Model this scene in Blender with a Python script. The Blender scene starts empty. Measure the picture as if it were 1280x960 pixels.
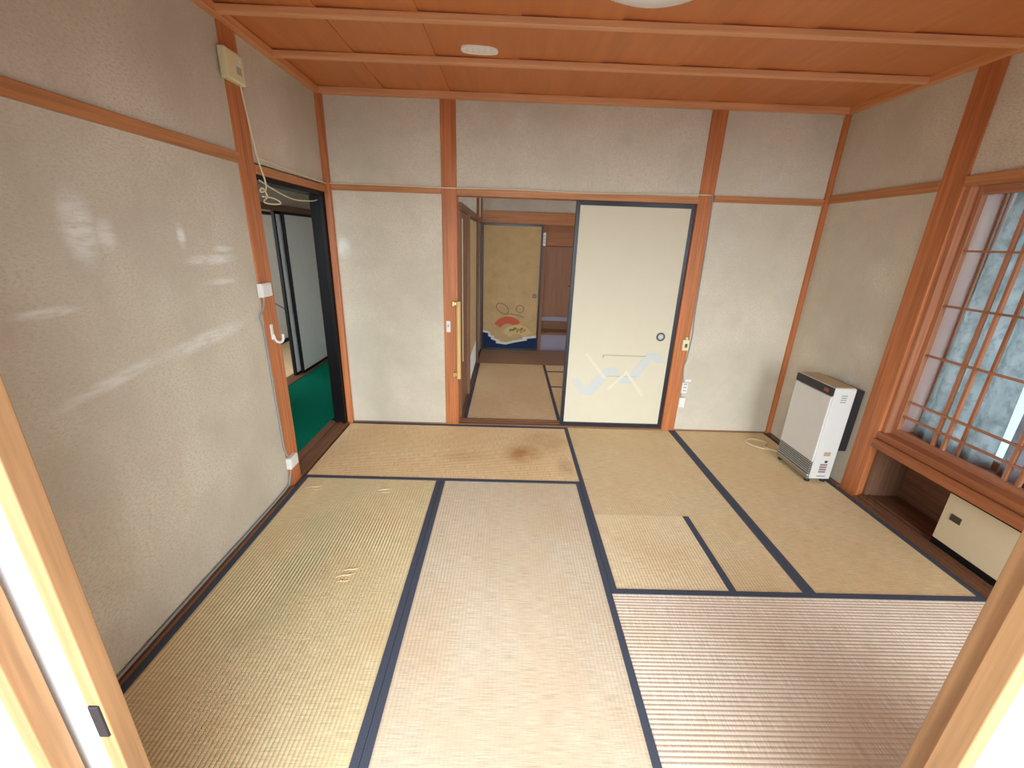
import bpy, bmesh, math, random
from mathutils import Vector, Matrix
random.seed(7)
scene = bpy.context.scene
COL = scene.collection

# ------------------------------------------------------------------ camera
def basis(yaw, pit, rol):
    fw = Vector((math.sin(yaw)*math.cos(pit), math.cos(yaw)*math.cos(pit), math.sin(pit)))
    rt = Vector((math.cos(yaw), -math.sin(yaw), 0)); up = rt.cross(fw)
    return math.cos(rol)*rt + math.sin(rol)*up, -math.sin(rol)*rt + math.cos(rol)*up, fw
cam_d = bpy.data.cameras.new('camera'); cam = bpy.data.objects.new('camera', cam_d); COL.objects.link(cam)
rt, up, fw = basis(0.01617, -0.33122, 0.03462)
cam.matrix_world = Matrix(((rt.x, up.x, -fw.x, 1.2826), (rt.y, up.y, -fw.y, -0.5311), (rt.z, up.z, -fw.z, 1.4559), (0, 0, 0, 1)))
cam_d.sensor_width = 36; cam_d.lens = 522.4/1280*36; cam_d.clip_start = 0.02
scene.camera = cam

# ------------------------------------------------------------------ light
w = bpy.data.worlds.new('sky'); scene.world = w; w.use_nodes = True
bg = w.node_tree.nodes['Background']; bg.inputs[0].default_value = (0.80, 0.90, 1.0, 1); bg.inputs[1].default_value = 2.5

def daylight(name, loc, rot, sx, sy, power, col=(1, 1, 1)):
    l = bpy.data.lights.new(name, 'AREA'); l.shape = 'RECTANGLE'; l.size = sx; l.size_y = sy; l.energy = power; l.color = col
    o = bpy.data.objects.new(name, l); o.location = loc; o.rotation_euler = rot; COL.objects.link(o)
R = math.radians
daylight('garden_daylight_offscreen', (1.6, -8.0, 3.5), (R(82), 0, 0), 16.0, 6.8, 2900, (0.83, 0.935, 1.0))

vs = scene.view_settings
vs.view_transform = 'Standard'; vs.look = 'None'; vs.gamma = 1; vs.use_curve_mapping = False
vs.exposure = 0.18

# ------------------------------------------------------------------ materials
def lin(c):
    return tuple(((v/255)/12.92 if v/255 <= 0.04045 else ((v/255+0.055)/1.055)**2.4) for v in c) + (1,)
class NT:
    def __init__(s, name, rough=0.6, spec=0.3):
        s.m = bpy.data.materials.new(name); s.m.use_nodes = True; s.t = s.m.node_tree
        s.b = s.t.nodes['Principled BSDF']; s.b.inputs['Roughness'].default_value = rough
        s.b.inputs['Specular IOR Level'].default_value = spec
    def n(s, typ, **kw):
        n = s.t.nodes.new(typ)
        for k, v in kw.items(): setattr(n, k, v)
        return n
    def put(s, node, i, v):
        if isinstance(v, bpy.types.NodeSocket): s.t.links.new(v, node.inputs[i])
        else: node.inputs[i].default_value = v
    def math(s, op, a, b=0.0, clamp=False):
        n = s.n('ShaderNodeMath', operation=op); n.use_clamp = clamp
        s.put(n, 0, a); s.put(n, 1, b); return n.outputs[0]
    def pos(s): return s.n('ShaderNodeNewGeometry').outputs['Position']
    def mapping(s, vec, loc=(0,0,0), rot=(0,0,0), scale=(1,1,1), typ='POINT'):
        n = s.n('ShaderNodeMapping', vector_type=typ); s.put(n, 0, vec)
        n.inputs['Location'].default_value = loc; n.inputs['Rotation'].default_value = rot; n.inputs['Scale'].default_value = scale
        return n.outputs[0]
    def noise(s, vec, scale, detail=3, rough=0.55):
        n = s.n('ShaderNodeTexNoise'); s.put(n, 'Vector', vec); n.inputs['Scale'].default_value = scale
        n.inputs['Detail'].default_value = detail; n.inputs['Roughness'].default_value = rough; return n.outputs[0]
    def ramp(s, f, a, b, c0=(0,0,0,1), c1=(1,1,1,1)):
        n = s.n('ShaderNodeValToRGB'); e = n.color_ramp.elements; e[0].position = a; e[1].position = b
        e[0].color = c0; e[1].color = c1; s.put(n, 0, f); return n.outputs[0]
    def mix(s, f, a, b, mode='MIX'):
        n = s.n('ShaderNodeMix', data_type='RGBA', blend_type=mode)
        s.put(n, 0, f); s.put(n, 6, a); s.put(n, 7, b); return n.outputs[2]
    def bump(s, h, strength, dist=0.002):
        n = s.n('ShaderNodeBump'); n.inputs['Strength'].default_value = strength; n.inputs['Distance'].default_value = dist
        s.put(n, 'Height', h); s.put(s.b, 'Normal', n.outputs[0])
    def color(s, c): s.put(s.b, 'Base Color', c); return s.m
    def blob(s, vec, c, r, rot=(0,0,0), soft=0.4):
        v = s.mapping(vec, c, rot, r, 'TEXTURE')
        n = s.n('ShaderNodeVectorMath', operation='LENGTH'); s.put(n, 0, v)
        m = s.n('ShaderNodeMapRange', interpolation_type='SMOOTHSTEP'); s.put(m, 0, n.outputs['Value'])
        m.inputs[1].default_value = 1.0; m.inputs[2].default_value = soft; m.inputs[3].default_value = 0; m.inputs[4].default_value = 1
        return m.outputs[0]

def plain(name, c, rough=0.5, spec=0.4, metal=0.0, var=0.06):
    t = NT(name, rough, spec); t.b.inputs['Metallic'].default_value = metal
    c = lin(c); f = t.noise(t.pos(), 9, 4)
    d = tuple(v*(1-var*2) for v in c[:3]) + (1,)
    return t.color(t.mix(f, d, tuple(min(1, v*(1+var)) for v in c[:3])+(1,)))

def wood(name, c, axis, rough=0.5, dark=0.62, fine=70, blot=0.25):
    t = NT(name, rough, 0.35); p = t.pos()
    sc = [fine]*3; sc['xyz'.index(axis)] = 2.2
    oi = t.n('ShaderNodeObjectInfo').outputs['Random']
    sh = t.n('ShaderNodeVectorMath', operation='ADD'); t.put(sh, 0, p)
    cb = t.n('ShaderNodeCombineXYZ')
    for i in range(3): t.put(cb, i, t.math('MULTIPLY', oi, 3.7+i))
    t.put(sh, 1, cb.outputs[0]); v = sh.outputs[0]
    g = t.noise(t.mapping(v, scale=sc), 1.0, 4, 0.6)
    sc2 = [s*0.22 for s in sc]; sc2['xyz'.index(axis)] = 0.8
    g2 = t.noise(t.mapping(v, scale=sc2), 1.0, 3)
    cl = lin(c); cd = tuple(x*dark for x in cl[:3])+(1,)
    col = t.mix(t.ramp(g, 0.35, 0.65), cd, cl)
    col = t.mix(t.math('MULTIPLY', t.ramp(g2, 0.4, 0.72), blot), col, tuple(x*1.35 for x in cl[:3])+(1,))
    b = t.noise(v, 3.0, 4); col = t.mix(t.math('MULTIPLY', t.ramp(b, 0.5, 0.8), 0.3), col, cd)
    t.bump(g, 0.12, 0.001)
    return t.color(col)

def plaster(name, c, smears=(), aniso=(1, 5, 26), tint=(228, 228, 222), grain=1.0, stain=(186, 162, 130)):
    t = NT(name, 0.9, 0.1); p = t.pos()
    big = t.noise(p, 1.6, 5, 0.6); mid = t.noise(p, 7, 4, 0.6); fine = t.noise(t.mapping(p, scale=(1, 0.45, 1)), 150, 3, 0.7)
    cl = lin(c)
    col = t.mix(t.ramp(big, 0.35, 0.7), tuple(x*0.84 for x in cl[:3])+(1,), tuple(x*1.08 for x in cl[:3])+(1,))
    col = t.mix(t.math('MULTIPLY', t.ramp(mid, 0.52, 0.75), 0.22), col, lin(stain))
    col = t.mix(t.math('MULTIPLY', t.ramp(t.noise(p, 3.1, 5, 0.65), 0.55, 0.75), 0.3), col, lin(tint))
    col = t.mix(t.ramp(fine, 0.30, 0.55), tuple(x*0.78 for x in cl[:3])+(1,), col) if grain else col
    acc = None
    for (ctr, rad, rot, st) in smears:
        m = t.math('MULTIPLY', t.blob(p, ctr, rad, rot, 0.25), st)
        acc = m if acc is None else t.math('MAXIMUM', acc, m)
    if acc is not None:
        nz = t.ramp(t.noise(t.mapping(p, scale=aniso), 2.2, 4, 0.65), 0.36, 0.58)
        nz2 = t.math('ADD', t.math('MULTIPLY', nz, 0.75), 0.25)
        col = t.mix(t.math('MULTIPLY', acc, nz2), col, lin((244, 244, 238)))
    t.bump(t.noise(p, 240, 3, 0.7), 0.55*grain + 0.05, 0.003)
    return t.color(col)

def tatami_mat(name, c, along, u0, greenish=False, stains=()):
    t = NT(name, 0.66, 0.25); p = t.pos()
    sep = t.n('ShaderNodeSeparateXYZ'); t.put(sep, 0, p)
    U = sep.outputs[1 if along == 'x' else 0]
    cl = lin(c); light = tuple(min(1, x*1.12) for x in cl[:3])+(1,); dk = tuple(x*0.76 for x in cl[:3])+(1,)
    # rush strands: thin streaks across the ridges
    sc = (14, 420, 1) if along == 'y' else (420, 14, 1)
    st = t.noise(t.mapping(p, scale=sc), 1, 2, 0.6)
    col = t.mix(t.ramp(st, 0.34, 0.62), dk, light)
    # dotted stitches along each ridge
    sc = (1/0.015, 150, 1) if along == 'y' else (150, 1/0.015, 1)
    dots = t.noise(t.mapping(p, scale=sc), 1, 1)
    col = t.mix(t.math('MULTIPLY', t.ramp(dots, 0.5, 0.7), 0.25), col, dk)
    big = t.noise(p, 2.3, 4, 0.6)
    col = t.mix(t.math('MULTIPLY', t.ramp(big, 0.42, 0.7), 0.30), col, lin((214, 170, 116)))
    if greenish:
        g = t.blob(p, (0.30, 1.05, 0), (0.30, 1.1, 1), (0, 0, R(-6)), 0.1)
        col = t.mix(t.math('MULTIPLY', t.math('MULTIPLY', g, t.ramp(t.noise(p, 3.2, 3), 0.3, 0.6)), 0.55), col, lin((186, 184, 142)))
    for (ctr, rad, cc, k) in stains:
        n2 = t.ramp(t.noise(p, 7, 4, 0.6), 0.2, 0.6)
        col = t.mix(t.math('MULTIPLY', t.math('MULTIPLY', t.blob(p, ctr, rad, (0,0,0), 0.1), n2), k), col, lin(cc))
    t.bump(st, 0.10, 0.001)
    return t.color(col)

ORANGE = (196, 122, 70)
M = dict(
    post=wood('post_wood', (204, 124, 74), 'z', 0.42),
    rail_x=wood('rail_wood_x', (202, 136, 86), 'x', 0.45), rail_y=wood('rail_wood_y', (202, 136, 86), 'y', 0.45),
    ceil=wood('ceiling_board_wood', (210, 130, 74), 'y', 0.45, 0.88, 26, 0.15),
    batten=wood('ceiling_batten_wood', (232, 168, 118), 'x', 0.4, 0.8), batten_y=wood('ceiling_trim_wood', (226, 156, 102), 'y', 0.4, 0.8),
    brown_y=wood('brown_wood_y', (132, 92, 66), 'y', 0.5), brown_x=wood('brown_wood_x', (150, 108, 78), 'x', 0.45), brown_z=wood('brown_wood_z', (150, 104, 76), 'z', 0.5),
    ply=wood('plywood_door', (168, 120, 92), 'z', 0.55, 0.8, 30), ply_x=wood('plywood_top', (188, 124, 80), 'x', 0.5, 0.85, 30),
    shoji=wood('shoji_wood', (186, 140, 96), 'z', 0.5, 0.66, 60), shoji_x=wood('shoji_wood_x', (186, 140, 96), 'x', 0.5, 0.66, 60),
    lat_z=wood('lattice_wood_z', (196, 132, 96), 'z', 0.5), lat_y=wood('lattice_wood_y', (188, 126, 92), 'y', 0.5),
    sill=wood('sill_wood', (176, 108, 68), 'y', 0.45), old=wood('cabinet_wood', (126, 86, 62), 'y', 0.6), old_z=wood('cabinet_side_wood', (140, 100, 76), 'z', 0.6),
    dowel=wood('dowel_wood', (226, 184, 120), 'z', 0.4, 0.85),
    board=wood('corridor_board', (158, 122, 94), 'x', 0.4, 0.78),
    black=plain('black_lacquer', (20, 18, 20), 0.3, 0.12), heri=None,
    white=plain('white_plastic', (236, 234, 226), 0.35), cream=plain('cream_plastic', (232, 224, 180), 0.4),
    paper=plain('white_paper', (230, 232, 232), 0.8, 0.1, var=0.02), fus=plain('cream_fusuma_paper', (217, 207, 182), 0.75, 0.15, var=0.02),
    dim=plain('grey_white_fusuma_paper', (236, 238, 236), 0.8, 0.1, var=0.03),
    cream2=plain('old_cream_paper', (206, 174, 126), 0.8, 0.1, var=0.14), cab=plain('cabinet_door_paper', (222, 206, 172), 0.7, 0.15, var=0.04),
    metal=plain('brushed_metal', (176, 178, 176), 0.3, 0.5, 0.9), dkmetal=plain('dark_bronze_metal', (86, 84, 78), 0.4, 0.5, 0.6),
    grey=plain('grey_cable', (150, 152, 150), 0.5), ivory=plain('ivory_cable', (226, 214, 178), 0.5), sub=plain('subfloor', (120, 96, 72), 0.8),
    brass=plain('brass', (214, 190, 120), 0.3, 0.5, 0.7),
)
def heri_mat():
    t = NT('navy_cloth_border', 0.75, 0.2); f = t.noise(t.mapping(t.pos(), scale=(300, 300, 1)), 1, 2)
    return t.color(t.mix(f, lin((52, 56, 68)), lin((92, 98, 112))))
M['heri'] = heri_mat()
def carpet_mat():
    t = NT('green_carpet', 0.95, 0.05); f = t.noise(t.pos(), 260, 2); g = t.noise(t.pos(), 6, 3)
    c = t.mix(f, lin((0, 88, 66)), lin((14, 140, 108))); t.bump(f, 0.6, 0.004)
    return t.color(t.mix(t.math('MULTIPLY', g, 0.4), c, lin((0, 104, 84))))
M['carpet'] = carpet_mat()
WALLC = (219, 208, 187)
SM = [((0, 0.80, 1.45), (1, 0.075, 0.14), (0.0, 0, 0), 0.75), ((0, 0.885, 1.43), (1, 0.05, 0.07), (0, 0, 0), 0.6),
      ((0, 1.205, 1.43), (1, 0.03, 0.06), (0, 0, 0), 0.95), ((0, 1.36, 1.335), (1, 0.20, 0.03), (0, 0, 0), 0.9),
      ((0, 1.44, 1.377), (1, 0.09, 0.018), (0, 0, 0), 0.8), ((0, 1.25, 1.015), (1, 0.34, 0.045), (R(4), 0, 0), 0.65),
      ((0, 0.64, 1.222), (1, 0.12, 0.02), (0, 0, 0), 0.7), ((0, 1.4, 1.24), (1, 0.16, 0.02), (0, 0, 0), 0.6), ((0, 0.8, 0.98), (1, 0.3, 0.03), (R(8), 0, 0), 0.5)]
M['wall_l'] = plaster('sand_plaster_left', WALLC, SM)
SB = [((0.09, 2.64, 1.36), (0.07, 1, 0.1), (0,0,0), 0.8)]
M['wall_b'] = plaster('sand_plaster_back', WALLC, SB, (2, 2, 2), grain=0.45)
M['wall_r'] = plaster('sand_plaster_right', WALLC, (), grain=0.35)
M['wall_n'] = plaster('plaster_next_room', (215, 205, 188), (), grain=0.2)
M['wall_h'] = plaster('plaster_hall', (215, 205, 188), (), grain=0.2)
M['pink'] = plain('pale_pink_window_reveal', (226, 190, 176), 0.7, 0.2)
def curtain_mat(name, c0, c1, c2, tr_):
    t = NT(name, 0.8, 0.1); p = t.pos()
    f = t.noise(t.mapping(p, scale=(1, 4, 1.6)), 3, 5, 0.65); g = t.noise(p, 28, 3)
    c = t.mix(t.ramp(f, 0.35, 0.65), lin(c0), lin(c1)); c = t.mix(t.math('MULTIPLY', t.ramp(g, 0.5, 0.62), 0.35), c, lin(c2))
    t.color(c)
    tr = t.n('ShaderNodeBsdfTranslucent'); t.put(tr, 0, c); ms = t.n('ShaderNodeMixShader'); ms.inputs[0].default_value = tr_
    t.put(ms, 1, t.b.outputs[0]); t.put(ms, 2, tr.outputs[0]); t.put(t.t.nodes['Material Output'], 0, ms.outputs[0]); return t.m
M['curtain'] = curtain_mat('sheer_curtain', (208, 218, 218), (244, 248, 248), (160, 172, 168), 0.62); M['curtain2'] = curtain_mat('mauve_curtain', (196, 190, 192), (232, 230, 232), (170, 166, 170), 0.7)
def shade_mat():
    t = NT('milky_lamp_shade', 0.35, 0.4);
    return t.color(lin((244, 244, 242)))
M['shade'] = shade_mat()
def glass_mat():
    t = NT('window_glass', 0.35, 0.5); t.b.inputs['Transmission Weight'].default_value = 1.0; t.b.inputs['IOR'].default_value = 1.05
    return t.color(lin((165, 186, 194)))
M['glass'] = glass_mat()

# ------------------------------------------------------------------ helpers
def bx(bm, x0, x1, y0, y1, z0, z1, bev=0.0):
    v = [bm.verts.new((x, y, z)) for z in (z0, z1) for y in (y0, y1) for x in (x0, x1)]
    f = [bm.faces.new([v[i] for i in q]) for q in ((0,2,3,1), (4,5,7,6), (0,1,5,4), (2,6,7,3), (0,4,6,2), (1,3,7,5))]
    if bev:
        e = list({e for q in f for e in q.edges}); bmesh.ops.bevel(bm, geom=e, offset=bev, segments=2, affect='EDGES', profile=0.5)
def NB(): return bmesh.new()
def wloc(o):
    p = Vector((0, 0, 0))
    while o is not None: p = p + o.location; o = o.parent
    return p
def obj(name, bm, mat, parent=None, smooth=False):
    me = bpy.data.meshes.new(name); bmesh.ops.recalc_face_normals(bm, faces=bm.faces); 
    xs = [v.co.copy() for v in bm.verts]
    lo = Vector([min(c[i] for c in xs) for i in range(3)]); hi = Vector([max(c[i] for c in xs) for i in range(3)])
    o_ = Vector(((lo.x+hi.x)/2, (lo.y+hi.y)/2, lo.z))
    bm.to_mesh(me); bm.free(); me.transform(Matrix.Translation(-o_)); me.materials.append(mat)
    if smooth:
        for q in me.polygons: q.use_smooth = True
    o = bpy.data.objects.new(name, me); COL.objects.link(o)
    if parent is not None:
        base = wloc(parent); o.parent = parent; o.location = o_ - base
    else: o.location = o_
    return o
def box(name, x0, x1, y0, y1, z0, z1, mat, parent=None, bev=0.0):
    b = NB(); bx(b, min(x0,x1), max(x0,x1), min(y0,y1), max(y0,y1), min(z0,z1), max(z0,z1), bev); return obj(name, b, mat, parent)
def tag(o, label, cat, group=None, kind=None):
    o['label'] = label; o['category'] = cat
    if group: o['group'] = group
    if kind: o['kind'] = kind
    return o
def struct(o, label, cat): return tag(o, label, cat, None, 'structure')
def empty(name, loc):
    o = bpy.data.objects.new(name, None); o.empty_display_size = 0.05; o.location = loc; COL.objects.link(o); return o
def smooth_path(pts, n=6):
    P = [Vector(p) for p in pts]; out = []
    for i in range(len(P)-1):
        a, b, c, d = P[max(i-1,0)], P[i], P[i+1], P[min(i+2, len(P)-1)]
        for k in range(n):
            t = k/n; out.append(0.5*((2*b)+(-a+c)*t+(2*a-5*b+4*c-d)*t*t+(-a+3*b-3*c+d)*t**3))
    return out+[P[-1]]
def tube(bm, pts, r, seg=7, sm=True):
    P = smooth_path(pts) if sm else [Vector(p) for p in pts]
    ref = Vector((0.3, 0.2, 0.93)).normalized(); prev = None
    for i, p in enumerate(P):
        t = (P[min(i+1, len(P)-1)]-P[max(i-1, 0)]).normalized()
        a = t.cross(ref)
        if a.length < 0.1: a = t.cross(Vector((1, 0, 0)))
        a.normalize(); b = t.cross(a)
        ring = [bm.verts.new(p + r*(math.cos(2*math.pi*k/seg)*a + math.sin(2*math.pi*k/seg)*b)) for k in range(seg)]
        if prev:
            for k in range(seg): bm.faces.new((prev[k], prev[(k+1)%seg], ring[(k+1)%seg], ring[k]))
        else: bm.faces.new(ring)
        prev = ring
    bm.faces.new(prev)
def poly(bm, pts, y, dy=0.0012):
    # flat piece of print in an x-z plane, facing -y
    a = [bm.verts.new((x, y, z)) for x, z in pts]; b = [bm.verts.new((x, y+dy, z)) for x, z in pts]; n = len(pts)
    bm.faces.new(a); bm.faces.new(b[::-1])
    for i in range(n): bm.faces.new((a[i], a[(i+1)%n], b[(i+1)%n], b[i]))
def disc(bm, c, r, axis, h, seg=24, r2=None):
    r2 = r if r2 is None else r2; A = Vector(axis).normalized()
    q = Vector((0, 0, 1)) if abs(A.z) < 0.9 else Vector((1, 0, 0)); a = A.cross(q).normalized(); b = A.cross(a); c = Vector(c)
    lo = [bm.verts.new(c + r*(math.cos(2*math.pi*k/seg)*a+math.sin(2*math.pi*k/seg)*b)) for k in range(seg)]
    hi = [bm.verts.new(c + A*h + r2*(math.cos(2*math.pi*k/seg)*a+math.sin(2*math.pi*k/seg)*b)) for k in range(seg)]
    bm.faces.new(lo); bm.faces.new(hi)
    for k in range(seg): bm.faces.new((lo[k], lo[(k+1)%seg], hi[(k+1)%seg], hi[k]))
def ringd(bm, c, r0, r1, axis, h, seg=28):
    A = Vector(axis).normalized(); q = Vector((0, 0, 1)) if abs(A.z) < 0.9 else Vector((1, 0, 0)); a = A.cross(q).normalized(); b = A.cross(a); c = Vector(c)
    def cir(r, o): return [bm.verts.new(c + A*o + r*(math.cos(2*math.pi*k/seg)*a+math.sin(2*math.pi*k/seg)*b)) for k in range(seg)]
    R_ = [cir(r0, 0), cir(r0, h), cir(r1, h), cir(r1, 0)]
    for i in range(4):
        p, n = R_[i], R_[(i+1) % 4]
        for k in range(seg): bm.faces.new((p[k], p[(k+1)%seg], n[(k+1)%seg], n[k]))

W, D, H = 3.50, 2.64, 2.344
X1, X2, X3, Y1, Y2 = 0.890, 1.777, 2.676, 1.778, 0.905

# ------------------------------------------------------------------ shell of the main room
struct(box('floor', -0.10, 3.86, -0.10, 2.74, -0.16, -0.05, M['sub']), 'wooden subfloor under the tatami mats', 'floor')
# left wall
b = NB()
bx(b, -0.10, 0.0, 0.005, 1.66, -0.05, 2.40); bx(b, -0.10, 0.0, 1.79, 2.74, 1.78, 2.40); bx(b, -0.10, 0, 2.62, 2.74, -0.05, 1.78)
wl = struct(obj('wall_left', b, M['wall_l']), 'beige sand plaster wall with white scrape marks beside the green hallway door', 'wall')
box('post', -0.105, 0.006, 1.66, 1.79, -0.05, 2.36, M['post'], wl, 0.003)
box('rail', -0.02, 0.014, 0.005, 1.66, 1.754, 1.800, M['rail_y'], wl, 0.002)
box('rail', -0.105, 0.014, 1.79, 2.62, 1.727, 1.770, M['rail_y'], wl, 0.002)
box('lintel', -0.105, -0.005, 1.79, 2.60, 1.700, 1.727, M['black'], wl)
box('door_jamb', -0.10, -0.002, 2.595, 2.622, 0.0, 1.727, M['black'], wl, 0.003)
box('door_jamb', -0.03, -0.002, 2.572, 2.595, 0.0, 1.727, M['black'], wl, 0.002)
box('door_sill', -0.145, 0.012, 1.79, 2.62, -0.04, 0.004, M['brown_y'], wl)
for xa, xb in ((-0.145, -0.088), (-0.068, 0.012)): box('door_sill_ridge', xa, xb, 1.79, 2.62, 0.004, 0.010, M['brown_y'], wl, 0.0015)
struct(box('baseboard_left', 0.0, 0.026, 0.005, 1.66, -0.04, 0.014, M['brown_y'], None, 0.002), 'narrow brown wooden base strip along the scratched left plaster wall', 'baseboard')

# back wall
b = NB()
bx(b, 0.0, 0.80, D, 2.74, -0.05, H+0.05); bx(b, 0.80, 2.69, D+0.004, 2.74, 1.775, H+0.05); bx(b, 2.69, W+0.1, D, 2.74, -0.05, H+0.05)
wb = struct(obj('wall_back', b, M['wall_b']), 'beige sand plaster wall with the opening to the next tatami room', 'wall')
for x0, x1 in ((0.80, 0.905), (2.59, 2.695)): box('post', x0, x1, D-0.008, 2.75, -0.05, H, M['post'], wb, 0.003)
box('corner_post', 0.0, 0.042, D-0.030, D+0.02, -0.04, H, M['post'], wb, 0.002)
box('corner_post', W-0.034, W, D-0.022, D+0.02, -0.04, H, M['post'], wb, 0.002)
box('rail', 0.042, 0.80, D-0.016, D+0.02, 1.742, 1.780, M['rail_x'], wb, 0.002)
box('header', 0.905, 2.59, D-0.016, 2.75, 1.737, 1.780, M['rail_x'], wb, 0.002)
box('rail', 2.695, W-0.034, D-0.016, D+0.02, 1.752, 1.794, M['rail_x'], wb, 0.002)
box('threshold', 0.905, 2.59, D-0.01, 2.75, -0.04, 0.006, M['brown_x'], wb)
for ya, yb in ((D-0.01, 2.661), (2.679, 2.700), (2.718, 2.75)): box('threshold_ridge', 0.905, 2.59, ya, yb, 0.006, 0.012, M['brown_x'], wb, 0.0015)
struct(box('baseboard_back', 0.042, 0.80, D-0.012, D, -0.04, 0.010, M['brown_x'], None, 0.002), 'narrow brown base strip under the pale plaster between hallway door and room opening', 'baseboard')
struct(box('trim_1', 2.695, W-0.034, D-0.012, D, -0.04, 0.010, M['brown_x'], None, 0.002), 'narrow brown base strip under the plaster between sliding door and heater corner', 'baseboard')

# right wall
b = NB()
bx(b, W, W+0.10, 1.83, 2.74, -0.05, H+0.05); bx(b, W, W+0.10, -0.10, 1.70, 1.82, H+0.05)
wr = struct(obj('wall_right', b, M['wall_r']), 'grey beige sand plaster wall behind the heater and over the lattice window', 'wall')
box('post', W-0.012, W+0.11, 1.70, 1.83, -0.05, H, M['post'], wr, 0.004)
box('rail', W-0.016, W+0.02, 1.83, D-0.022, 1.765, 1.815, M['rail_y'], wr, 0.002)
box('rail', W-0.016, W+0.12, -0.10, 1.70, 1.775, 1.822, M['rail_y'], wr, 0.002)
struct(box('baseboard_right', W-0.028, W, 1.83, D-0.022, -0.04, 0.012, M['brown_y'], None, 0.002), 'narrow brown base strip on the floor behind the heater', 'baseboard')

# ceiling of boards and battens
ce = struct(box('ceiling', -0.1, W+0.1, -0.1, 2.75, H+0.02, H+0.08, M['sub']), 'orange wooden ceiling of wide boards under thin battens', 'ceiling')
xs = [-0.02, 0.44, 0.862, 1.295, 1.718, 2.13, 2.532, 2.95, W+0.02]
for i in range(8):
    b = NB(); x0, x1 = xs[i], xs[i+1]
    v = [b.verts.new(c) for c in ((x0, -0.08, H+0.004), (x1+0.01, -0.08, H-0.004), (x1+0.01, 2.7, H-0.004), (x0, 2.7, H+0.004))]
    u = [b.verts.new(c.co+Vector((0, 0, 0.008))) for c in v]
    b.faces.new(v); b.faces.new(u)
    for k in range(4): b.faces.new((v[k], v[(k+1)%4], u[(k+1)%4], u[k]))
    obj('board', b, M['ceil'], ce)
for y in (2.075, 1.63, 1.185, 0.74, 0.295):
    box('batten', 0.0, W, y-0.017, y+0.017, H-0.032, H-0.003, M['batten'], ce, 0.004)
box('ceiling_trim', 0.0, W, D-0.036, D+0.004, H-0.038, H, M['batten'], ce, 0.003)
box('ceiling_trim', -0.004, 0.036, 0.0, D-0.036, H-0.038, H, M['batten_y'], ce, 0.003)
box('ceiling_trim', W-0.036, W+0.004, 0.0, D-0.036, H-0.038, H, M['batten_y'], ce, 0.003)

# near side: header wall over the sliding screens, and the garden corridor behind the camera
b = NB(); bx(b, -1.0, W+0.9, -0.095, 0.0, 1.82, H+0.11); bx(b, W+0.02, W+0.9, -0.09, 0.0, -0.05, 1.82)
wn = struct(obj('wall_near', b, M['wall_r']), 'plaster wall above the sliding paper screens', 'wall')
box('header', -0.3, W+0.3, -0.105, 0.004, 1.78, 1.82, M['rail_x'], wn)
box('threshold', -0.3, W, -0.1, 0.004, -0.05, 0.004, M['brown_x'], wn)
struct(box('floor', -1.0, 4.4, -1.15, -0.10, -0.12, -0.03, M['board']), 'wooden board floor of the garden corridor', 'floor')
struct(box('ceiling', -1.0, 4.4, -1.15, -0.095, 2.30, 2.38, M['ceil']), 'wooden ceiling of the garden corridor', 'ceiling')

# ------------------------------------------------------------------ tatami mats
def corrugate(bm, x0, x1, y0, y1, along, u0, z=0.0, th=0.05, amp=0.0016):
    a0, a1 = (y0, y1) if along == 'x' else (x0, x1)
    us = [a0]; k = math.ceil((a0-u0)/0.00375+1e-6)
    while u0+k*0.00375 < a1-1e-5: us.append(u0+k*0.00375); k += 1
    us.append(a1)
    def pt(u, e, h):
        return (e, u, h) if along == 'x' else (u, e, h)
    e0, e1 = (x0, x1) if along == 'x' else (y0, y1)
    prev = None
    for u in us:
        h = z - amp*abs(math.cos(math.pi*(u-u0)/0.015))**3
        c = (bm.verts.new(pt(u, e0, h)), bm.verts.new(pt(u, e1, h)), bm.verts.new(pt(u, e1, z-th)), bm.verts.new(pt(u, e0, z-th)))
        if prev:
            for i in range(4): bm.faces.new((prev[i], prev[(i+1)%4], c[(i+1)%4], c[i]))
        else: bm.faces.new(c)
        prev = c
    bm.faces.new(prev)
HW = 0.028
def tatami(rects, along, heri, label, mat, u0):
    b = NB()
    for r in rects: corrugate(b, *r, along, u0)
    o = obj('tatami_mat', b, mat)
    tag(o, label, 'tatami mat', 'tatami mats')
    for r in heri: box('cloth_border', r[0], r[1], r[2], r[3], -0.045, 0.0022, M['heri'], o, 0.0008)
    return o
G = 0.0012
def mm(name, c, along, u0, **k): return tatami_mat(name, c, along, u0, **k)
mA = mm('tatami_straw_stained', (236, 204, 158), 'x', Y1, stains=(((1.42, 2.17, 0), (0.20, 0.20, 1), (176, 116, 56), 0.8), ((1.62, 2.35, 0), (0.35, 0.3, 1), (184, 146, 104), 0.5), ((1.72, 2.0, 0), (0.1, 0.2, 1), (176, 138, 108), 0.6), ((1.0, 2.1, 0), (0.2, 0.12, 1), (196, 152, 98), 0.5)))
matA = tatami([(0.030, X2-G, Y1+HW, D-0.012-HW)], 'x', [(0.026, X2-G, Y1, Y1+HW), (0.042, X2-G, D-0.012-HW, D-0.012)], 'brown stained tatami mat lying across from the hallway door sill', mA, Y1)
mB = mm('tatami_straw_greenish', (230, 212, 168), 'y', 0.026, greenish=True)
matB = tatami([(0.026+HW, X1-HW, 0.01, Y1-G)], 'y', [(0.026, 0.026+HW, 0.01, Y1-G), (X1-HW, X1-G/2, 0.01, Y1-G)], 'greenish faded tatami mat with small wrinkles along the scratched plaster wall', mB, 0.026)
mC = mm('tatami_straw_pale', (224, 207, 180), 'y', X1)
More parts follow.
